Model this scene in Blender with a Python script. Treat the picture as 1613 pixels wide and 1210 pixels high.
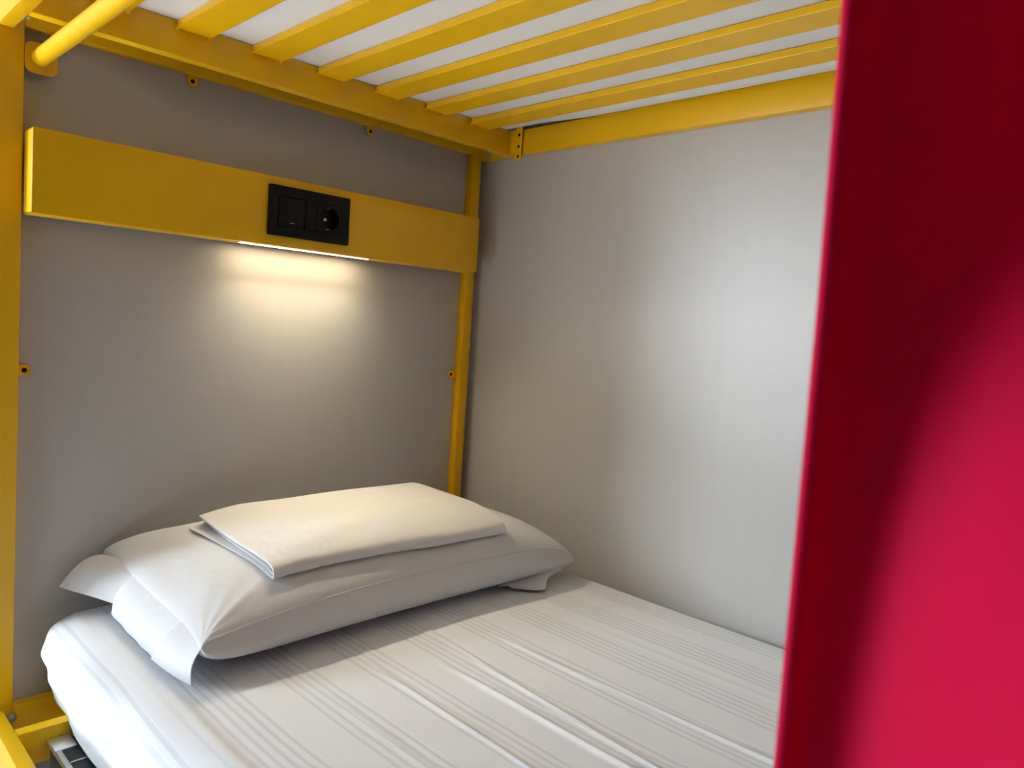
import bpy, bmesh, math, random
from mathutils import Vector, Matrix
random.seed(4)
for _o in list(bpy.data.objects):
    bpy.data.objects.remove(_o)
SC = bpy.context.scene
COL = SC.collection

# ------------------------------------------------------------------ camera, world, daylight, exposure
cd = bpy.data.cameras.new('camera'); cam = bpy.data.objects.new('camera', cd); COL.objects.link(cam)
cam.location = (-0.28333, -1.30403, 0.98644)
cam.rotation_euler = (math.radians(85.7729), math.radians(-3.81417), math.radians(-45.31485))
cd.sensor_fit = 'HORIZONTAL'; cd.sensor_width = 36.0
cd.lens = 36.0 * 1185.9 / 1613.0
cd.clip_start = 0.01
cd.dof.use_dof = True; cd.dof.focus_distance = 1.35; cd.dof.aperture_fstop = 9.0
SC.camera = cam

w = bpy.data.worlds.new('world'); SC.world = w; w.use_nodes = True
bg = w.node_tree.nodes['Background']
bg.inputs['Color'].default_value = (0.62, 0.78, 1.0, 1); bg.inputs['Strength'].default_value = 1.0

# daylight entering through the window of the room
ROOM_X0, ROOM_X1, ROOM_Y0, ROOM_Y1, ROOM_Z = -3.4, 0.922, -4.2, 3.0, 2.85
WIN1 = (1.35, 2.40, 0.95, 2.50)       # y0, y1, z0, z1 in the far side wall
def window_light(name, win, power, color):
    ld = bpy.data.lights.new(name, 'AREA'); ld.shape = 'RECTANGLE'
    ld.size = win[1] - win[0] - .02; ld.size_y = win[3] - win[2] - .02
    ld.energy = power; ld.color = color
    o = bpy.data.objects.new(name, ld); COL.objects.link(o)
    o.location = (ROOM_X0 - 0.06, (win[0] + win[1]) / 2, (win[2] + win[3]) / 2)
    o.rotation_euler = (math.radians(90), 0, math.radians(-90))
    return o
window_light('window_daylight', WIN1, 210, (0.78, 0.90, 1.0))
sd = bpy.data.lights.new('sun', 'SUN'); sun = bpy.data.objects.new('sun', sd); COL.objects.link(sun)
sd.energy = 105.0; sd.angle = math.radians(.55); sd.color = (.93, .965, 1.0)
_el = math.radians(35); _h = Vector((.80, -.60, 0)).normalized() * math.cos(_el)
sun.rotation_euler = Vector((_h.x, _h.y, -math.sin(_el))).to_track_quat('-Z', 'Y').to_euler()
SC.view_settings.view_transform = 'Standard'; SC.view_settings.look = 'None'
SC.view_settings.gamma = 1.0; SC.view_settings.use_curve_mapping = False
SC.view_settings.exposure = 0.2

# ------------------------------------------------------------------ materials
def mat(name, col, rough=.5, spec=.5, noise=None, bump=None, metal=0, sheen=0, trans=0, coat=0):
    m = bpy.data.materials.new(name); m.use_nodes = True
    nt = m.node_tree; b = nt.nodes['Principled BSDF']
    b.inputs['Base Color'].default_value = (*col, 1); b.inputs['Roughness'].default_value = rough
    b.inputs['Specular IOR Level'].default_value = spec; b.inputs['Metallic'].default_value = metal
    if sheen:
        b.inputs['Sheen Weight'].default_value = sheen; b.inputs['Sheen Roughness'].default_value = .4
    if coat: b.inputs['Coat Weight'].default_value = coat
    tc = nt.nodes.new('ShaderNodeTexCoord')
    def tex(scale, detail, stretch=(1, 1, 1)):
        mp = nt.nodes.new('ShaderNodeMapping'); mp.inputs['Scale'].default_value = stretch
        nt.links.new(tc.outputs['Object'], mp.inputs['Vector'])
        n = nt.nodes.new('ShaderNodeTexNoise'); n.inputs['Scale'].default_value = scale; n.inputs['Detail'].default_value = detail
        nt.links.new(mp.outputs['Vector'], n.inputs['Vector']); return n
    if noise:
        scale, amt, st = noise
        n = tex(scale, 4, st); mx = nt.nodes.new('ShaderNodeMixRGB')
        mx.inputs[1].default_value = (*[c * (1 - amt) for c in col], 1); mx.inputs[2].default_value = (*[min(1, c * (1 + amt)) for c in col], 1)
        nt.links.new(n.outputs['Fac'], mx.inputs[0]); nt.links.new(mx.outputs[0], b.inputs['Base Color'])
    if bump:
        prev = None
        for scale, st, strength, dist in bump:
            n = tex(scale, 3, st); bp = nt.nodes.new('ShaderNodeBump')
            bp.inputs['Strength'].default_value = strength; bp.inputs['Distance'].default_value = dist
            nt.links.new(n.outputs['Fac'], bp.inputs['Height'])
            if prev: nt.links.new(prev.outputs['Normal'], bp.inputs['Normal'])
            prev = bp
        nt.links.new(prev.outputs['Normal'], b.inputs['Normal'])
    return m
M = {}
M['yellow'] = mat('yellow_powder_coat', (.85, .49, .003), .38, .45, noise=(9, .05, (1, 1, 1)), bump=[(700, (1, 1, 1), .06, .0006)])
M['laminate'] = mat('grey_laminate', (.545, .53, .51), .42, .35, noise=(60, .025, (1, 1, .06)), bump=[(900, (1, 1, .05), .05, .0004)])
M['white_cotton'] = mat('white_cotton', (.71, .71, .725), .75, .25, noise=(5, .02, (1, 1, 1)), bump=[(2200, (1, 1, 1), .12, .0004), (9, (1, 1, 1), .42, .012), (28, (1, .6, 1), .25, .005)], sheen=.15)
M['folded_cotton'] = mat('folded_cotton', (.80, .78, .765), .6, .3, noise=(6, .02, (1, 1, 1)), bump=[(2200, (1, 1, 1), .10, .0004), (16, (.6, 1, 1), .6, .012), (45, (1, .5, 1), .25, .004)], sheen=.15)
M['mattress_white'] = mat('mattress_ticking', (.80, .79, .77), .8, .2, noise=(25, .03, (1, 1, 1)), bump=[(500, (1, 1, 1), .2, .001)])
M['black'] = mat('black_plastic', (.0035, .004, .005), .55, .22, bump=[(600, (1, 1, 1), .05, .0003)])
M['dark'] = mat('dark_hole', (.004, .004, .004), .7, .2, noise=(40, .1, (1, 1, 1)))
M['steel'] = mat('zinc_steel', (.60, .60, .60), .28, .5, metal=1, noise=(80, .08, (1, 1, 1)))
M['aluminium'] = mat('brushed_aluminium', (.74, .76, .78), .34, .5, metal=.85, noise=(70, .10, (1, .1, 1)))
M['case_black'] = mat('black_case_laminate', (.012, .014, .018), .45, .4, noise=(90, .2, (1, 1, 1)))
M['red'] = mat('red_curtain_satin', (.47, .003, .036), .75, .10, noise=(14, .05, (3, 3, .3)), bump=[(1500, (1, 1, 1), .12, .0004)])
M['wall_dark'] = mat('bounce_cut_wall', (.05, .05, .055), .8, .2, noise=(6, .02, (1, 1, 1)))  # for the unseen front wall, darkened to cut bounce light on the curtain
M['wall'] = mat('room_wall_paint', (.30, .30, .31), .85, .2, noise=(6, .02, (1, 1, 1)), bump=[(200, (1, 1, 1), .05, .001)])
M['ceiling'] = mat('ceiling_paint', (.45, .45, .45), .9, .2, noise=(6, .02, (1, 1, 1)))
M['floor'] = mat('floor_vinyl', (.55, .545, .535), .45, .4, noise=(7, .15, (8, .6, 1)), bump=[(120, (4, .4, 1), .05, .001)])
M['frame_white'] = mat('window_frame_white', (.82, .82, .82), .4, .5, noise=(10, .02, (1, 1, 1)))

def sheet_material():
    m = mat('striped_sheet', (.80, .80, .81), .72, .28, sheen=.15)
    nt = m.node_tree; b = nt.nodes['Principled BSDF']
    N = nt.nodes.new; L = nt.links.new
    tc = N('ShaderNodeTexCoord'); sep = N('ShaderNodeSeparateXYZ'); L(tc.outputs['Object'], sep.inputs[0])
    wv = N('ShaderNodeTexNoise'); wv.inputs['Scale'].default_value = 3.0; L(tc.outputs['Object'], wv.inputs['Vector'])
    def math_(op, a, b_=None, c=None):
        n = N('ShaderNodeMath'); n.operation = op
        for i, v in enumerate((a, b_, c)):
            if v is None: continue
            if isinstance(v, (int, float)): n.inputs[i].default_value = v
            else: L(v, n.inputs[i])
        return n.outputs[0]
    xw = math_('ADD', sep.outputs['X'], math_('MULTIPLY', math_('SUBTRACT', wv.outputs['Fac'], .5), .012))
    ph = math_('FRACT', math_('DIVIDE', math_('SUBTRACT', xw, .105 - 1.04), .104))     # 0..1 inside a stripe group
    gin = math_('LESS_THAN', ph, .56)
    ln = math_('FRACT', math_('MULTIPLY', ph, 5 / .56))
    d = math_('ABSOLUTE', math_('SUBTRACT', ln, .5))
    sm = N('ShaderNodeMapRange'); sm.interpolation_type = 'SMOOTHSTEP'
    sm.inputs['From Min'].default_value = .10; sm.inputs['From Max'].default_value = .30
    sm.inputs['To Min'].default_value = 1; sm.inputs['To Max'].default_value = 0
    L(d, sm.inputs['Value'])
    line = math_('MULTIPLY', sm.outputs[0], gin)
    mx = N('ShaderNodeMixRGB'); mx.inputs[1].default_value = (.85, .875, .925, 1); mx.inputs[2].default_value = (.74, .765, .815, 1)
    L(line, mx.inputs[0]); L(mx.outputs[0], b.inputs['Base Color'])
    bp1 = N('ShaderNodeBump'); bp1.inputs['Strength'].default_value = .25; bp1.inputs['Distance'].default_value = .0012; bp1.invert = True
    L(line, bp1.inputs['Height'])
    n2 = N('ShaderNodeTexNoise'); n2.inputs['Scale'].default_value = 12; n2.inputs['Detail'].default_value = 5; L(tc.outputs['Object'], n2.inputs['Vector'])
    bp2 = N('ShaderNodeBump'); bp2.inputs['Strength'].default_value = .22; bp2.inputs['Distance'].default_value = .006
    L(n2.outputs['Fac'], bp2.inputs['Height']); L(bp1.outputs['Normal'], bp2.inputs['Normal'])
    n3 = N('ShaderNodeTexNoise'); n3.inputs['Scale'].default_value = 1800; L(tc.outputs['Object'], n3.inputs['Vector'])
    bp3 = N('ShaderNodeBump'); bp3.inputs['Strength'].default_value = .12; bp3.inputs['Distance'].default_value = .0004
    L(n3.outputs['Fac'], bp3.inputs['Height']); L(bp2.outputs['Normal'], bp3.inputs['Normal'])
    L(bp3.outputs['Normal'], b.inputs['Normal'])
    return m
M['sheet'] = sheet_material()
def led_material():
    m = bpy.data.materials.new('led_diffuser_glow'); m.use_nodes = True
    b = m.node_tree.nodes['Principled BSDF']
    b.inputs['Base Color'].default_value = (.9, .88, .8, 1)
    b.inputs['Emission Color'].default_value = (1.0, .80, .50, 1); b.inputs['Emission Strength'].default_value = LED_STRENGTH
    return m
LED_STRENGTH = 26.0
LED_WATT = 1.35
M['led'] = led_material()
def glass_material():
    m = bpy.data.materials.new('window_glass'); m.use_nodes = True; nt = m.node_tree
    for n in list(nt.nodes): nt.nodes.remove(n)
    o = nt.nodes.new('ShaderNodeOutputMaterial'); mx = nt.nodes.new('ShaderNodeMixShader')
    t = nt.nodes.new('ShaderNodeBsdfTransparent'); g = nt.nodes.new('ShaderNodeBsdfGlossy'); g.inputs['Roughness'].default_value = .02
    mx.inputs[0].default_value = .06
    nt.links.new(t.outputs[0], mx.inputs[1]); nt.links.new(g.outputs[0], mx.inputs[2]); nt.links.new(mx.outputs[0], o.inputs[0])
    return m
M['glass'] = glass_material()

# ------------------------------------------------------------------ helpers
def tag(o, label=None, cat=None, group=None, kind=None):
    if label: o['label'] = label
    if cat: o['category'] = cat
    if group: o['group'] = group
    if kind: o['kind'] = kind
    return o
def root(name, loc, label, cat, group=None):
    o = bpy.data.objects.new(name, None); o.empty_display_size = .05; COL.objects.link(o)
    o.location = loc; return tag(o, label, cat, group)
def origin_of(p):
    v = Vector((0, 0, 0))
    while p is not None: v += Vector(p.location); p = p.parent
    return v
def put(name, bm, m, parent=None, smooth=False, label=None):
    """world-space bmesh -> one mesh object under parent"""
    off = origin_of(parent)
    if off.length: bmesh.ops.translate(bm, verts=bm.verts, vec=-off)
    me = bpy.data.meshes.new(name); bm.to_mesh(me); bm.free()
    me.materials.append(M[m] if isinstance(m, str) else m)
    if smooth:
        for p in me.polygons: p.use_smooth = True
        if smooth != True: me.set_sharp_from_angle(angle=math.radians(smooth))
    o = bpy.data.objects.new(name, me); COL.objects.link(o); o.parent = parent
    if label: o['label'] = label
    return o
def bx(bm, x0, x1, y0, y1, z0, z1, bev=0.0, seg=2):
    t = bmesh.new(); bmesh.ops.create_cube(t, size=1)
    for v in t.verts: v.co = Vector(((x0 + x1) / 2 + v.co.x * (x1 - x0), (y0 + y1) / 2 + v.co.y * (y1 - y0), (z0 + z1) / 2 + v.co.z * (z1 - z0)))
    if bev: bmesh.ops.bevel(t, geom=list(t.edges), offset=bev, segments=seg, affect='EDGES', profile=.5)
    me = bpy.data.meshes.new('t'); t.to_mesh(me); t.free(); bm.from_mesh(me); bpy.data.meshes.remove(me); return bm
def box(name, x0, x1, y0, y1, z0, z1, m, parent=None, bev=.0015, label=None):
    return put(name, bx(bmesh.new(), x0, x1, y0, y1, z0, z1, bev), m, parent, smooth=35 if bev else False, label=label)
def cyl(bm, a, b, r, n=20, r2=None, caps=True):
    a, b = Vector(a), Vector(b); d = b - a
    q = d.to_track_quat('Z', 'Y').to_matrix().to_4x4(); q.translation = (a + b) / 2
    bmesh.ops.create_cone(bm, cap_ends=caps, cap_tris=False, segments=n, radius1=r, radius2=r if r2 is None else r2, depth=d.length, matrix=q)
    return bm
def tube(bm, pts, r, n=8):
    rings = []
    for i, p in enumerate(pts):
        p = Vector(p); a = Vector(pts[max(i - 1, 0)]); b = Vector(pts[min(i + 1, len(pts) - 1)])
        q = (b - a).to_track_quat('Z', 'Y')
        rings.append([bm.verts.new(p + q @ Vector((r * math.cos(2 * math.pi * k / n), r * math.sin(2 * math.pi * k / n), 0))) for k in range(n)])
    for A, B in zip(rings, rings[1:]):
        for k in range(n): bm.faces.new((A[k], A[(k + 1) % n], B[(k + 1) % n], B[k]))
    bm.faces.new(rings[0][::-1]); bm.faces.new(rings[-1]); return bm
def plate(outline, holes, thick, frame, bev=.0004):
    """flat plate with holes: 2-D loops extruded by thick. frame: 4x4 matrix (local xy -> world). Returns a bmesh."""
    cu = bpy.data.curves.new('t', 'CURVE'); cu.dimensions = '2D'; cu.fill_mode = 'BOTH'; cu.extrude = thick / 2 - bev
    cu.bevel_depth = bev; cu.bevel_resolution = 1; cu.offset = -bev
    for loop in [outline] + holes:
        s = cu.splines.new('POLY'); s.points.add(len(loop) - 1); s.use_cyclic_u = True
        for p, c in zip(s.points, loop): p.co = (c[0], c[1], 0, 1)
    o = bpy.data.objects.new('t', cu); COL.objects.link(o)
    dg = bpy.context.evaluated_depsgraph_get(); me = bpy.data.meshes.new_from_object(o.evaluated_get(dg))
    bm = bmesh.new(); bm.from_mesh(me); bmesh.ops.transform(bm, matrix=frame, verts=bm.verts)
    bmesh.ops.remove_doubles(bm, verts=bm.verts, dist=1e-6)
    bpy.data.objects.remove(o); bpy.data.curves.remove(cu); bpy.data.meshes.remove(me); return bm
def circ(cx, cy, r, n=24, a0=0, a1=2 * math.pi):
    full = abs(a1 - a0 - 2 * math.pi) < 1e-6
    return [(cx + r * math.cos(a0 + (a1 - a0) * k / (n if full else n - 1)), cy + r * math.sin(a0 + (a1 - a0) * k / (n if full else n - 1))) for k in range(n)]
def rrect(x0, x1, y0, y1, r, n=6):
    P = []
    for cx, cy, a in ((x1 - r, y1 - r, 0), (x0 + r, y1 - r, 90), (x0 + r, y0 + r, 180), (x1 - r, y0 + r, 270)):
        P += circ(cx, cy, r, n, math.radians(a), math.radians(a + 90))
    return P
XZ = lambda y: Matrix(((1, 0, 0, 0), (0, 0, -1, y), (0, 1, 0, 0), (0, 0, 0, 1)))      # local (x,y)->(world x, z), normal -y
YZ = lambda x: Matrix(((0, 0, -1, x), (1, 0, 0, 0), (0, 1, 0, 0), (0, 0, 0, 1)))      # local (x,y)->(world y, z)
XY = lambda z: Matrix.Translation((0, 0, z))
def grid_faces(bm, G, closed_u=False):
    n = len(G)
    for i in range(n if closed_u else n - 1):
        A, B = G[i], G[(i + 1) % n]
        for j in range(len(A) - 1): bm.faces.new((A[j], B[j], B[j + 1], A[j + 1]))
def catmull(P, t):
    n = len(P) - 1; s = min(max(t, 0), 1) * n; i = min(int(s), n - 1); f = s - i
    p0, p1, p2, p3 = (Vector(P[max(i - 1, 0)]), Vector(P[i]), Vector(P[i + 1]), Vector(P[min(i + 2, n)]))
    return .5 * ((2 * p1) + (p2 - p0) * f + (2 * p0 - 5 * p1 + 4 * p2 - p3) * f * f + (3 * p1 - p0 - 3 * p2 + p3) * f ** 3)
def sstep(a, b, x):
    t = min(max((x - a) / (b - a), 0), 1); return t * t * (3 - 2 * t)
def thicken(bm, t):
    bmesh.ops.recalc_face_normals(bm, faces=bm.faces)
    bmesh.ops.solidify(bm, geom=list(bm.faces), thickness=t); bmesh.ops.recalc_face_normals(bm, faces=bm.faces); return bm

# ------------------------------------------------------------------ the room
def wall(name, bm, m='wall'): return tag(put(name, bm, m), kind='structure')
wall('floor', bx(bmesh.new(), ROOM_X0 - .2, ROOM_X1 + .1, ROOM_Y0 - .1, ROOM_Y1 + .1, -.1, 0), 'floor')
wall('ceiling', bx(bmesh.new(), ROOM_X0 - .2, ROOM_X1 + .1, ROOM_Y0 - .1, ROOM_Y1 + .1, ROOM_Z, ROOM_Z + .1), 'ceiling')
wall('wall_right', bx(bmesh.new(), ROOM_X1, ROOM_X1 + .1, ROOM_Y0, ROOM_Y1, 0, ROOM_Z), 'laminate')
wall('wall_far', bx(bmesh.new(), ROOM_X0 - .2, ROOM_X1 + .1, ROOM_Y1, ROOM_Y1 + .1, 0, ROOM_Z))
wall('leak_block_partition', bx(bmesh.new(), -.036, ROOM_X1, .0235, .11, 0, ROOM_Z), 'laminate')  # added partition, blocks window light leaking in behind the headboard
wall('wall_front', bx(bmesh.new(), ROOM_X0 - .2, ROOM_X1 + .1, ROOM_Y0 - .1, ROOM_Y0, 0, ROOM_Z), 'wall_dark')
b = bmesh.new(); X0, X1 = ROOM_X0 - .2, ROOM_X0
ys = [ROOM_Y0, WIN1[0], WIN1[1], ROOM_Y1]
for k in (0, 2): bx(b, X0, X1, ys[k], ys[k + 1], 0, ROOM_Z)
for wn in (WIN1,):
    bx(b, X0, X1, wn[0], wn[1], 0, wn[2]); bx(b, X0, X1, wn[0], wn[1], wn[3], ROOM_Z)
wall('wall_left', b)
for i, wn in enumerate((WIN1,)):
    r = bpy.data.objects.new('window_%d' % (i + 1), None); COL.objects.link(r); r.location = (ROOM_X0 - .03, (wn[0] + wn[1]) / 2, wn[2]); tag(r, kind='structure')
    b = bmesh.new(); xa, xb = ROOM_X0 - .045, ROOM_X0 - .005; t = .045
    bx(b, xa, xb, wn[0], wn[1], wn[2], wn[2] + t); bx(b, xa, xb, wn[0], wn[1], wn[3] - t, wn[3])
    bx(b, xa, xb, wn[0], wn[0] + t, wn[2] + t, wn[3] - t); bx(b, xa, xb, wn[1] - t, wn[1], wn[2] + t, wn[3] - t)
    put('window_frame', b, 'frame_white', r)
    put('window_pane', bx(bmesh.new(), ROOM_X0 - .028, ROOM_X0 - .022, wn[0] + t, wn[1] - t, wn[2] + t, wn[3] - t), 'glass', r)

# ------------------------------------------------------------------ the bunk bed
ZL0, ZL1 = .305, .357          # lower bunk rails
ZU0, ZU1 = 1.365, 1.417        # upper bunk rails
YF = -1.98                     # foot end
bed = root('bunk_bed', (.44, -.95, 0), 'yellow powder-coated steel bunk bed frame with grey headboard panel', 'bunk bed')
Y = 'yellow'
TOP = 1.78
for (x0, x1, y0, y1) in ((-.036, 0, 0, .022), (.875, .8995, 0, .022), (-.036, 0, YF - .022, YF), (.875, .8995, YF - .022, YF)):
    box('post', x0, x1, y0, y1, 0, TOP, Y, bed, .002)
# headboard frame tubes and panel
box('headboard_tube', 0, .875, 0, .0185, ZU0 + .009, ZU1 + .004, Y, bed, .002)
box('headboard_tube', 0, .875, 0, .0185, ZL0, ZL1, Y, bed, .002)
box('headboard_panel', .0008, .8742, .0190, .0215, ZL1 - .02, ZU0 + .03, 'laminate', bed, .0005, label='grey laminate headboard panel')
# end rails
for z0, z1 in ((ZU0, ZU1), (ZL0, ZL1)):
    box('end_rail', -.0135, .8995, -.095, -.074, z0, z1, Y, bed, .0018)
    box('end_rail', -.0135, .8995, YF + .074, YF + .095, z0, z1, Y, bed, .0018)
# side rails
for z0, z1 in ((ZU0, ZU1), (ZL0, ZL1)):
    box('side_rail', -.034, -.0137, YF, -.0008, z0, z1, Y, bed, .0018)
    box('side_rail', .8998, .9205, YF - .02, .021, z0, z1, Y, bed, .0018)
# slats, sharing one mesh per level
sl = bmesh.new(); bx(sl, 0, .052, YF + .0955, -.0955, 0, .0115, .0012)
slat_me = bpy.data.meshes.new('slat'); sl.to_mesh(slat_me); sl.free(); slat_me.materials.append(M[Y])
wd = bmesh.new(); bmesh.ops.create_icosphere(wd, subdivisions=2, radius=.0032)
weld_me = bpy.data.meshes.new('weld'); wd.to_mesh(weld_me); wd.free(); weld_me.materials.append(M[Y])
for p in weld_me.polygons: p.use_smooth = True
org = origin_of(bed)
for zt in (ZU1, ZL1):
    for k in range(0 if zt > 1 else 1, 7):
        o = bpy.data.objects.new('slat', slat_me); COL.objects.link(o); o.parent = bed
        o.location = Vector((.0555 + .1204 * k, 0, zt - .0118)) - org
        if zt > 1:
            for dx in (.001, .051):
                wl = bpy.data.objects.new('weld', weld_me); COL.objects.link(wl); wl.parent = o
                wl.location = (dx, -.0955, .0008)
# guard rail of the upper bunk (above the picture)
for z in (1.60, 1.74):
    put('guard_bar', cyl(bmesh.new(), (-.018, -.001, z), (-.018, YF + .001, z), .011, 16), Y, bed, 40)
# panel tabs with their screws
def tab(cx, cz, dx, dz):
    """ear with a screw at (cx, cz), joined to the frame in direction (dx, dz)"""
    r = .0085; L = .013; a = math.atan2(dz, dx)
    loop = circ(0, 0, r, 14, math.radians(90), math.radians(270)) + [(L, -r), (L, r)]
    c, s = math.cos(a), math.sin(a)
    loop = [(cx + x * c - y * s, cz + x * s + y * c) for x, y in loop]
    t = put('panel_tab', plate(loop, [circ(cx, cz, .0038, 18)], .003, XZ(.0150)), Y, bed, 35)
    put('screw', cyl(bmesh.new(), (cx, .0188, cz), (cx, .0145, cz), .0037, 16), 'dark', t, 35, label='black screw head')
tab(.2462, 1.3650, 0, 1); tab(.6055, 1.3645, 0, 1); tab(.8590, .8712, 1, 0); tab(.0100, .8745, -1, 0)
# corner bracket with four holes where the end rail meets the side rail
br = put('corner_bracket', plate(rrect(-.131, -.113, 1.3515, 1.4330, .003), [circ(-.1225, z, .0036, 16) for z in (1.3590, 1.3805, 1.4050, 1.4258)], .0025, YZ(.8950)), Y, bed, 35)
put('bracket_leg', bx(bmesh.new(), .8935, .8997, -.1135, -.0955, ZU0 + .001, ZU1 - .001, .0006), Y, br, 35)
for z in (1.3590, 1.3805, 1.4050, 1.4258):
    put('screw', cyl(bmesh.new(), (.8964, -.1225, z), (.8945, -.1225, z), .0035, 14), 'dark', br, 35, label='black screw hole')
# bolts
def bolt(c, d, s=1.0):
    c, d = Vector(c), Vector(d); o = put('bolt', cyl(bmesh.new(), c, c + d * .0045 * s, .0062 * s, 6), 'steel', bed, 30, label='zinc-plated bolt')
    put('washer', cyl(bmesh.new(), c - d * .0002, c + d * .0014 * s, .0088 * s, 20), 'steel', o, 30)
    put('thread', cyl(bmesh.new(), c + d * .0045 * s, c + d * .0095 * s, .0036 * s, 14), 'steel', o, 30)
bolt((.8998, -.022, 1.3765), (-1, 0, 0), .9)
bolt((-.0137, -.040, 1.3742), (1, 0, 0), 1.1)
bolt((-.0030, 0, .3385), (0, -1, 0), 1.0)
# curtain rod with its flange
ROD = (.0205, 1.3345)
rod = put('curtain_rod', cyl(bmesh.new(), (ROD[0], .004, ROD[1]), (ROD[0], YF - .004, ROD[1]), .0122, 28), Y, bed, 40)
put('rod_flange', plate(rrect(.0003, .0425, 1.3115, 1.3550, .010), [], .004, XZ(.0030)), Y, rod, 35)

# ------------------------------------------------------------------ bedside console with LED, switch and socket
con = root('bedside_console', (.433, -.0227, 1.105), 'long yellow sheet-metal console mounted across the headboard', 'console')
BX0, BX1, BY, BZ0, BZ1 = .0018, .8646, -.0454, 1.105, 1.2258
b = plate(rrect(BX0, BX1, BZ0, BZ1, .0012, 3), [[(.372, 1.133), (.512, 1.133), (.512, 1.199), (.372, 1.199)]], .002, XZ(BY + .001), .0008)
LX0, LX1, LY0, LY1 = .3180, .5930, -.0330, -.0100
for (x0, x1, y0, y1) in ((BX0, LX0, BY + .001, -.0004), (LX1, BX1, BY + .001, -.0004), (LX0, LX1, BY + .001, LY0), (LX0, LX1, LY1, -.0004)):
    bx(b, x0, x1, y0, y1, BZ0, BZ0 + .002)
bx(b, BX0, BX0 + .002, BY + .001, -.0004, BZ0, BZ1, .0005)
bx(b, BX1 - .002, BX1, BY + .001, -.0004, BZ0, BZ1, .0005)
bx(b, BX0, BX1, BY + .001, -.0004, BZ1 - .002, BZ1, .0005)
bx(b, BX0 + .003, BX1 - .003, -.0022, -.0004, BZ0 + .002, BZ1 - .002)
put('housing', b, Y, con, 35)
b = plate(rrect(LX0 + .0003, LX1 - .0003, LY0 + .0003, LY1 - .0003, .004), [rrect(LX0 + .004, LX1 - .004, LY0 + .004, LY1 - .004, .002)], .003, XY(BZ0 + .0010))
bx(b, LX0 + .001, LX1 - .001, LY0 + .001, LY1 - .001, BZ0 + .0050, BZ0 + .0065)
for (x0, x1, y0, y1) in ((LX0 + .001, LX0 + .003, LY0 + .001, LY1 - .001), (LX1 - .003, LX1 - .001, LY0 + .001, LY1 - .001), (LX0 + .003, LX1 - .003, LY0 + .001, LY0 + .003), (LX0 + .003, LX1 - .003, LY1 - .003, LY1 - .001)):
    bx(b, x0, x1, y0, y1, BZ0 + .0022, BZ0 + .0050)
put('led_profile', b, 'steel', con, 35)
put('led_diffuser', bx(bmesh.new(), LX0 + .0042, LX1 - .0042, LY0 + .0042, LY1 - .0042, BZ0 - .0004, BZ0 + .0030, .0008), 'led', con, 35, label='glowing warm white LED strip')
ld = bpy.data.lights.new('led_light', 'AREA'); ld.shape = 'RECTANGLE'; ld.size = LX1 - LX0 - .012; ld.size_y = .006
ld.energy = LED_WATT; ld.color = (1.0, .87, .64); ld.spread = math.radians(135)
lo = bpy.data.objects.new('led_light', ld); COL.objects.link(lo); lo.parent = con
lo.location = Vector(((LX0 + LX1) / 2, (LY0 + LY1) / 2, BZ0 - .0012)) - origin_of(con)
lo.rotation_euler = (math.radians(-32), 0, 0)      # the strip throws its light forward onto the bed
# black double plate
PX0, PX1, PZ0, PZ1 = .3592, .5228, 1.1228, 1.2108
CX1, CX2, CZ = .4030, .4792, 1.1662
H = .0268
sq = lambda cx: rrect(cx - H, cx + H, CZ - H, CZ + H, .002, 4)
pl = put('switch_plate', plate(rrect(PX0, PX1, PZ0, PZ1, .003), [sq(CX1), sq(CX2)], .0085, XZ(BY - .00445), .0012), 'black', con, 35, label='black double frame with switch and socket')
# rocker, tilted about its middle
b = bx(bmesh.new(), CX1 - H + .0012, CX1 + H - .0012, -.004, .004, CZ - H + .0012, CZ + H - .0012, .0009)
bmesh.ops.rotate(b, verts=b.verts, cent=(CX1, 0, CZ), matrix=Matrix.Rotation(math.radians(4), 3, 'X'))
bmesh.ops.translate(b, verts=b.verts, vec=(0, BY - .0045, 0))
rk = put('rocker_switch', b, 'black', pl, 35)
put('switch_mark', bx(bmesh.new(), CX1 - .004, CX1 + .004, BY - .0107, BY - .0065, CZ - .0192, CZ - .0182), 'steel', pl)
# socket insert with a recessed cup
CR, CD = .0208, .016
b = plate(rrect(CX2 - H + .0005, CX2 + H - .0005, CZ - H + .0005, CZ + H - .0005, .002, 4), [circ(CX2, CZ, CR, 36)], .003, XZ(BY - .0068), .0004)
yf = BY - .0080
cyl(b, (CX2, yf, CZ), (CX2, yf + CD, CZ), CR, 36, caps=False)
cyl(b, (CX2, yf + CD, CZ), (CX2, yf + CD + .001, CZ), CR, 36)
so = put('socket_insert', b, 'black', pl, 35)
for s in (-1, 1):
    put('socket_hole', cyl(bmesh.new(), (CX2 + s * .0102, yf + CD + .0002, CZ), (CX2 + s * .0102, yf + CD - .0004, CZ), .0027, 14), 'dark', pl, 35)
    b = bx(bmesh.new(), CX2 - .0028, CX2 + .0028, yf + .003, yf + CD, CZ + s * (CR - .0022) - .0006, CZ + s * (CR - .0022) + .0006, .0003)
    put('earth_clip', b, 'steel', pl, 35, label='small metal earth contact')
put('socket_screw', cyl(bmesh.new(), (CX2, yf + CD, CZ), (CX2, yf + CD - .0012, CZ), .0028, 14), 'steel', pl, 35)

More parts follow.
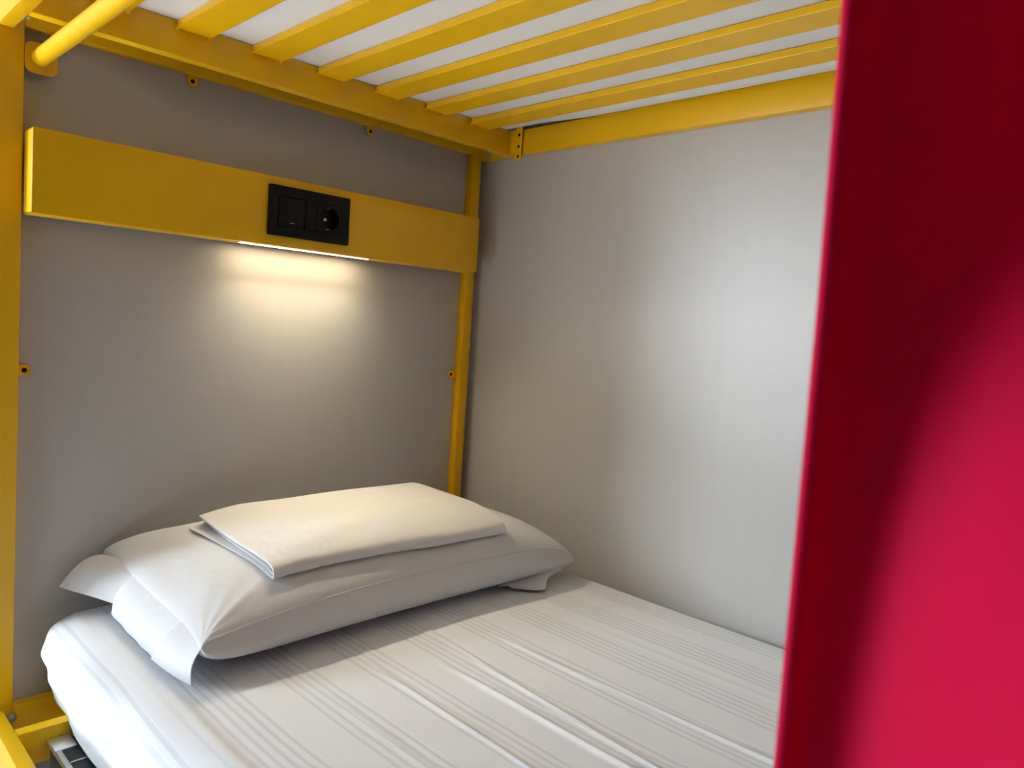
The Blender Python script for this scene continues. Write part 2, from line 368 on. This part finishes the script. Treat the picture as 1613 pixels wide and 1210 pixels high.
# ------------------------------------------------------------------ mattresses
RIDGES = [  # x0,y0,x1,y1,height,width  long soft ridges pulled into the sheet
    (.476, -.36, .425, -1.05, .0034, .0042), (.541, -.40, .572, -1.25, .0034, .0045), (.413, -.50, .420, -1.10, .0040, .0046),
    (.338, -.42, .305, -1.2, .0026, .0042), (.240, -.46, .235, -1.2, .0010, .006), (.092, -.30, .080, -1.3, .0022, .008),
    (.700, -.5, .715, -1.4, .0008, .006)]
def ridge(x, y):
    h = 0
    for x0, y0, x1, y1, a, wd_ in RIDGES:
        t = (y - y0) / (y1 - y0)
        if t < 0 or t > 1: continue
        f = sstep(0, .18, t) * sstep(1, .75, t)
        cx = x0 + (x1 - x0) * t + .0015 * math.sin(t * 9 + x0 * 30)
        d = (x - cx) / wd_
        if d < -6 or d > 6: continue
        h += a * f * (math.exp(-d * d) - .35 * math.exp(-((d - 2.2) / 1.4) ** 2))
    return h
def lower_mattress():
    xl, xr, yb, yf_ = .024, .905, -.006, -1.955
    bm = bmesh.new()
    # cross-section profile across x: (x, z) from left bottom over the top to right bottom
    prof = [(.130, .3585)]
    lft = [(.054, .3585), (.048, .375), (.041, .400), (.0345, .425), (.0310, .447), (.0345, .468), (.044, .483), (.059, .493), (.074, .4985)]
    for i in range(33): prof.append(tuple(catmull([(a, b_, 0) for a, b_ in lft], i / 32)[:2]))
    n = 430
    for i in range(1, n + 1):
        x = .074 + (.886 - .074) * i / n; prof.append((x, .4985 + .0015 * math.sin(math.pi * min(1, (x - .074) / .1) / 2)))
    rgt = [(.886, .500), (.897, .4955), (.9035, .485), (.905, .46), (.903, .42), (.898, .38), (.885, .3585)]
    for i in range(1, 15): prof.append(tuple(catmull([(a, b_, 0) for a, b_ in rgt], i / 14)[:2]))
    ny = 150; G = []
    for j in range(ny + 1):
        t = j / ny; y = yb + (yf_ - yb) * t
        e = min(y - yf_, yb - y)                        # distance from an end
        rnd = 1 - math.sqrt(max(0, 1 - max(0, 1 - e / .032) ** 2))      # rounding at both ends
        row = []
        for (x, z) in prof:
            zz = z
            k = (z - .3585) / .142
            zz = .3585 + (z - .3585) * (1 - .26 * rnd)
            sd = sstep(.02, .12, x) * sstep(.905, .86, x)
            if z > .49: zz += ridge(x, y) * min(1, e / .03)
            if z > .43: zz += .0022 * math.sin(7 * y + 1.0) * math.sin(9 * x) * sd - .0006
            if x < .1: zz -= .0165 * sstep(.40, .36, z) * sstep(-.105, -.13, y) * sstep(-1.8, -1.7, y)
            side = sstep(.085, .03, x)
            xx = x + .022 * rnd * side * (1.0 if x < .4 else 0) + side * (.004 * math.sin(9 * y + 14 * z) + .0022 * math.sin(31 * y - 40 * z))
            if x > .8: xx -= .02 * rnd * sstep(.8, .9, x)
            # fold lines of the sheet tucked round the side
            if x < .085: xx += .0018 * math.sin(140 * (z + .16 * y)) * sstep(.085, .05, x) * sstep(.36, .40, z)
            row.append(bm.verts.new((xx, y, zz)))
        G.append(row)
    grid_faces(bm, G)
    bm.faces.new(G[0]); bm.faces.new(G[-1][::-1])
    for j in range(ny): bm.faces.new((G[j][-1], G[j + 1][-1], G[j + 1][0], G[j][0]))
    bmesh.ops.recalc_face_normals(bm, faces=bm.faces)
    o = put('mattress', bm, 'sheet', None, 60)
    return tag(o, 'lower bunk mattress in a white striped fitted sheet', 'mattress', None)
lower_mattress()
def upper_mattress():
    bm = bx(bmesh.new(), .012, .8925, -1.9, -.0955 + .012, ZU1 + .0006, ZU1 + .15, .012, 5)
    bmesh.ops.subdivide_edges(bm, edges=[e for e in bm.edges if e.calc_length() > .3], cuts=40, use_grid_fill=True)
    for v in bm.verts:
        if v.co.x < .05: v.co.x += .004 * math.sin(23 * v.co.y)
        if v.co.x > .85 and v.co.z < ZU1 + .04: v.co.z -= .007 * sstep(-.16, -.35, v.co.y) * sstep(-1.86, -1.6, v.co.y)
    o = put('mattress', bm, 'mattress_white', None, 60)
    return tag(o, 'white mattress of the upper bunk lying on the yellow slats', 'mattress')
upper_mattress()

# ------------------------------------------------------------------ pillow
PCX, PHX, PCY, PHY = .4950, .3720, -.188, .192
def pillow_base(u, v):
    x = PCX + PHX * u * (1 - .022 * (1 - v * v)); y = PCY + PHY * v * (1 - .05 * (1 - u * u))
    zs = .568 - .018 * max(0, -u) ** 2.5 - .027 * max(0, u) ** 6 + .020 * max(0, -u) ** 4 * max(0, v + .2) ** 1.2
    return x, y, zs
def pillow_F(u, v):
    fu = max(0, 1 - abs(u) ** (5.5 if u > 0 else 3.0)) ** (.50 if u > 0 else .56); fv = max(0, 1 - abs(v) ** 2.9) ** .58
    if v > 0: fv = max(0, 1 - abs(v) ** 4.2) ** .5
    p = fu * fv; m_ = min(fu, fv)
    c = .45 + .35 * sstep(0, .6, v) * sstep(.2, -.6, u)
    return (1 - c) * p + c * m_
HT = .064
def lump(x, y): return .0020 * math.sin(17 * x + 5 * y) * math.cos(19 * y - 6 * x) + .0010 * math.sin(41 * x - 23 * y)
def crease(x, y):
    dx, dy = x - .128, y + .372; r = math.hypot(dx, dy); a = math.atan2(dy, dx)
    h = .0016 * math.sin(17 * a + 9 * r) * math.exp(-r / .055) * sstep(0, .012, r)      # pleats gathered at the front corner
    r2 = math.hypot(x - .30, (y + .30) * 1.2); h += .0007 * math.sin(r2 * 430) * math.exp(-((r2 - .045) / .022) ** 2) * sstep(-.24, -.30, y)
    return h
def pillow_top(u, v):
    x, y, zs = pillow_base(u, v); F = pillow_F(u, v)
    return Vector((x, y, zs + HT * F * (1 + .10 * v) + (lump(x, y) + crease(x, y)) * min(1, F * 2.0)))
def pillow_bot(u, v):
    x, y, zs = pillow_base(u, v)
    G = max(0, 1 - abs(v) ** 7) ** .5 * max(0, 1 - abs(u) ** 9) ** .5
    z = zs - (zs - .5026) * G
    bulge = .040 * G * (1 - G) * 2
    return Vector((x + (bulge * .5 if u > 0 else -bulge * .2) * abs(u) ** 3, y + (-bulge if v < 0 else bulge * .2) * abs(v) ** 3, z))
def inv_uv(x, y):
    u, v = (x - PCX) / PHX, (y - PCY) / PHY
    for _ in range(8):
        bx_, by_, _z = pillow_base(u, v); u += (x - bx_) / PHX; v += (y - by_) / PHY
    return max(-1, min(1, u)), max(-1, min(1, v))
pil = root('pillow', (PCX, PCY, .5), 'plump white pillow lying against the headboard', 'pillow')
def cosp(i, n): return -math.cos(math.pi * i / n)
bm = bmesh.new(); NU, NV = 220, 130; T = []; B = []
for i in range(NU + 1):
    u = .45 * cosp(i, NU) + .55 * (2 * i / NU - 1); rt, rb = [], []
    for j in range(NV + 1):
        v = .55 * cosp(j, NV) + .45 * (2 * j / NV - 1)
        edge = i in (0, NU) or j in (0, NV)
        a = bm.verts.new(pillow_top(u, v)); rt.append(a); rb.append(a if edge else bm.verts.new(pillow_bot(u, v)))
    T.append(rt); B.append(rb)
for i in range(NU):
    for j in range(NV):
        bm.faces.new((T[i][j], T[i + 1][j], T[i + 1][j + 1], T[i][j + 1]))
        bm.faces.new((B[i][j], B[i][j + 1], B[i + 1][j + 1], B[i + 1][j]))
bmesh.ops.recalc_face_normals(bm, faces=bm.faces)
put('pillowcase', bm, 'white_cotton', pil, True)
# sewn seam along the front
put('seam', tube(bmesh.new(), [pillow_top(-.97 + 1.9 * k / 60, -.985) + Vector((0, -.0006, .0002)) for k in range(61)], .0011, 6), 'white_cotton', pil, True)
# loose hem of the case at the open end
def flap(top, bot, n, bow, bow1=None, rip=0):
    bm = bmesh.new(); G = []; bow = Vector(bow); bow1 = Vector(bow1) if bow1 else bow
    for i in range(n + 1):
        t = i / n; a = catmull(top, t); c = catmull(bot, t); row = []
        for j in range(9):
            s = j / 8; p = a.lerp(c, s) + bow.lerp(bow1, t) * math.sin(math.pi * s)
            p.x += rip * math.sin(26 * t + 2 * s) * s
            row.append(bm.verts.new(p))
        G.append(row)
    grid_faces(bm, G); thicken(bm, .0016)
    put('case_hem', bm, 'white_cotton', pil, 40)
edge_l = lambda vs: [tuple(pillow_top(-.988, v) - Vector((0, 0, .0012))) for v in vs]
flap(edge_l((1.0, .8, .6, .42)), [(.060, .003, .532), (.072, -.030, .532), (.090, -.066, .530), (.112, -.106, .525)], 18, (0, 0, .016), (-.004, 0, .003))
flap(edge_l((.50, .2, -.1, -.4, -.66)), [(.1045, -.100, .5120), (.1040, -.150, .5090), (.1030, -.215, .5070), (.1030, -.265, .5060), (.1050, -.306, .5055)], 30, (-.006, 0, .003), rip=.0008)
flap(edge_l((-.58, -.8, -.99)), [(.0985, -.280, .5075), (.1030, -.335, .5060), (.1120, -.380, .5045)], 14, (-.007, 0, .003))
RT = [(.690, -.352, .5120), (.735, -.366, .5200), (.780, -.374, .5270), (.825, -.378, .5335), (.866, -.376, .5405)]
RB = [(.712, -.364, .5055), (.738, -.394, .5050), (.762, -.403, .5052), (.790, -.376, .5070), (.868, -.379, .5310)]
flap(RT, RB, 28, (0, -.004, .003))

# ------------------------------------------------------------------ folded sheet on the pillow
fs = root('folded_sheet', (.482, -.18, .60), 'neatly folded white sheet resting on top of the pillow', 'folded sheet')
SX0, SX1, SYB, SYF = .246, .704, -.075, -.347
def base_z(x, y):
    u, v = inv_uv(x, y); p = pillow_top(u, v); return p.z - lump(p.x, p.y) * min(1, pillow_F(u, v) * 2) * .8 + .0012
def wrap(h0, h1, xa, xb, yfront, yback, name, thick, skew=0.0):
    """one fold: lower leaf, rounded front edge, upper leaf"""
    r = (h1 - h0) / 2; prof = []
    n = 50
    for k in range(n + 1): prof.append((yback + (yfront + r - yback) * k / n, h0, 0))
    for k in range(1, 8):
        a = -math.pi / 2 - math.pi * k / 8; prof.append((yfront + r + r * math.cos(a), (h0 + h1) / 2 + r * math.sin(a), 1))
    for k in range(n + 1): prof.append((yfront + r + (yback - yfront - r) * k / n, h1, 2))
    bm = bmesh.new(); G = []; nx = 110
    for i in range(nx + 1):
        row = []
        for (y, h, leg) in prof:
            s = (y - yfront) / (yback - yfront)
            x = xa + (xb - xa) * i / nx
            if i < nx / 2: x += (skew * s * s if leg == 0 else 0) * (1 - 2 * i / nx)
            else: x += -.010 * s * (2 * i / nx - 1)
            yy = y + (.0015 * math.sin(8 * x) + .012 * (xb - x) / (xb - xa)) * (1 - s)
            z = base_z(x, min(max(yy, -.372), -.02)) + .0016 + h + .0008 * math.sin(30 * x + 20 * y) * (h / .02)
            if leg == 2: z += .0022 * math.sin(math.pi * s) * math.sin(11 * x + 2) + .0007 * math.sin(85 * x + 48 * y) * math.exp(-((x - .34) / .07) ** 2 - ((s - .25) / .25) ** 2) + .0006 * math.sin(50 * x - 70 * y) * math.exp(-((x - .52) / .10) ** 2 - ((s - .5) / .3) ** 2)
            row.append(bm.verts.new((x, yy, z)))
        G.append(row)
    grid_faces(bm, G); thicken(bm, thick)
    return put(name, bm, 'folded_cotton', fs, 45)
wrap(.0000, .0185, SX0, SX1, SYF, SYB, 'fold_layer', .0022, -.016)
wrap(.0042, .0135, SX0 + .003, SX1 - .004, SYF + .006, SYB - .004, 'fold_layer', .0022, .004)

# ------------------------------------------------------------------ curtain
cur = root('curtain', (.03, -1.5, .515), 'dark red satin privacy curtain hanging from the curtain rod', 'curtain')
def curtain_path(z):
    k = min(max((1.14 - z) / .34, -.7), 1.6)          # 0 at the top of the picture, 1 at its foot
    q = sstep(0, 1, (k + .12) / 1.30)  # fold profile shaped to go from shaded top to lit foot
    yr = -1.300
    top = [(.016, -1.2010), (.030, -1.2110), (.046, -1.2220), (.070, -1.2400), (.100, -1.2650), (.130, yr)]
    low = [(.008, -1.2020), (.013, -1.2120), (.012, -1.2230), (.002, -1.2400), (-.020, -1.2650), (-.040, yr)]
    mid = [(a[0] + (c[0] - a[0]) * sstep(0, 1, q * (.75 + .08 * i) + .04 * i * q), a[1] + (c[1] - a[1]) * q) for i, (a, c) in enumerate(zip(top, low))]
    xr_ = mid[-1][0]
    P = [(.150, -1.168), (.120, -1.172), (.060, -1.1775), (.020, -1.1830), (.004, -1.1870), (-.0035, -1.1905), (-.0020, -1.1940), (.006, -1.1970)] + mid  # first points: hidden back leaf, added to shade the folds in view
    y = yr; x = xr_; i = 0
    while y > -1.90:
        i += 1; y -= .042 + .006 * math.sin(i * 2.3); P.append(((.060 if i % 2 else -.026) + .006 * math.sin(i * 1.7 + z), y))
    dy = .0040 + .014 * max(0, z - 1.0) - .002 * max(0, 1.0 - z)
    return [(a, b_ + dy, z) for a, b_ in P]
bm = bmesh.new(); G = []; NZ, NP = 60, 320
for i in range(NZ + 1):
    z = .515 + (1.318 - .515) * i / NZ
    P = curtain_path(z); g = sstep(1.24, 1.318, z)
    row = []
    for j in range(NP + 1):
        p = catmull(P, (j / NP) ** 1.25); p.x = p.x * (1 - g * .75) + .0205 * g * .75
        row.append(bm.verts.new(p))
    G.append(row)
grid_faces(bm, G); thicken(bm, .0016)
put('curtain_cloth', bm, 'red', cur, True)
rm = bmesh.new(); R1, R2 = .0175, .0016
Gr = []
for k in range(28):
    a = 2 * math.pi * k / 28
    Gr.append([rm.verts.new(((R1 + R2 * math.cos(t)) * math.cos(a), R2 * math.sin(t), (R1 + R2 * math.cos(t)) * math.sin(a))) for t in [2 * math.pi * q / 8 for q in range(9)]])
grid_faces(rm, Gr, True); bmesh.ops.remove_doubles(rm, verts=rm.verts, dist=1e-6)
ring_me = bpy.data.meshes.new('curtain_ring'); rm.to_mesh(ring_me); rm.free(); ring_me.materials.append(M['steel'])
for k in range(9):
    o = bpy.data.objects.new('curtain_ring', ring_me); COL.objects.link(o); o.parent = cur
    o.location = Vector((ROD[0], -1.20 - .085 * k, ROD[1] - .0035)) - origin_of(cur)

# ------------------------------------------------------------------ storage case below the bed
case = root('storage_case', (.34, -.50, 0), 'black storage case with aluminium edges under the bed', 'case')
KX0, KX1, KY0, KY1, KZ = .026, .66, -.90, -.099, .3350
box('case_body', KX0, KX1, KY0, KY1, 0, KZ, 'case_black', case, .003)
E_ = .0022
for (x0, x1, y0, y1) in ((KX0 - E_, KX0 + .006, KY0 + .03, KY1 - .03), (KX1 - .006, KX1 + E_, KY0 + .03, KY1 - .03)):
    box('edge_trim', x0, x1, y0, y1, KZ - .006, KZ + E_, 'aluminium', case, .001)
for (y0, y1) in ((KY0 - E_, KY0 + .006), (KY1 - .006, KY1 + E_)):
    box('edge_trim', KX0 + .03, KX1 - .03, y0, y1, KZ - .006, KZ + E_, 'aluminium', case, .001)
for x0 in (KX0 - E_ * 1.5, KX1 - .03):
    for y0 in (KY0 - E_ * 1.5, KY1 - .038):
        box('corner_plate', x0, x0 + .030, y0, y0 + .041, KZ - .004, KZ + E_ * 1.6, 'aluminium', case, .001)
for yy in (-.175, -.32, -.52):
    box('lid_bar', KX0 + .007, KX1 - .007, yy - .0012, yy + .0012, KZ - .001, KZ + .0016, 'aluminium', case, .0004)
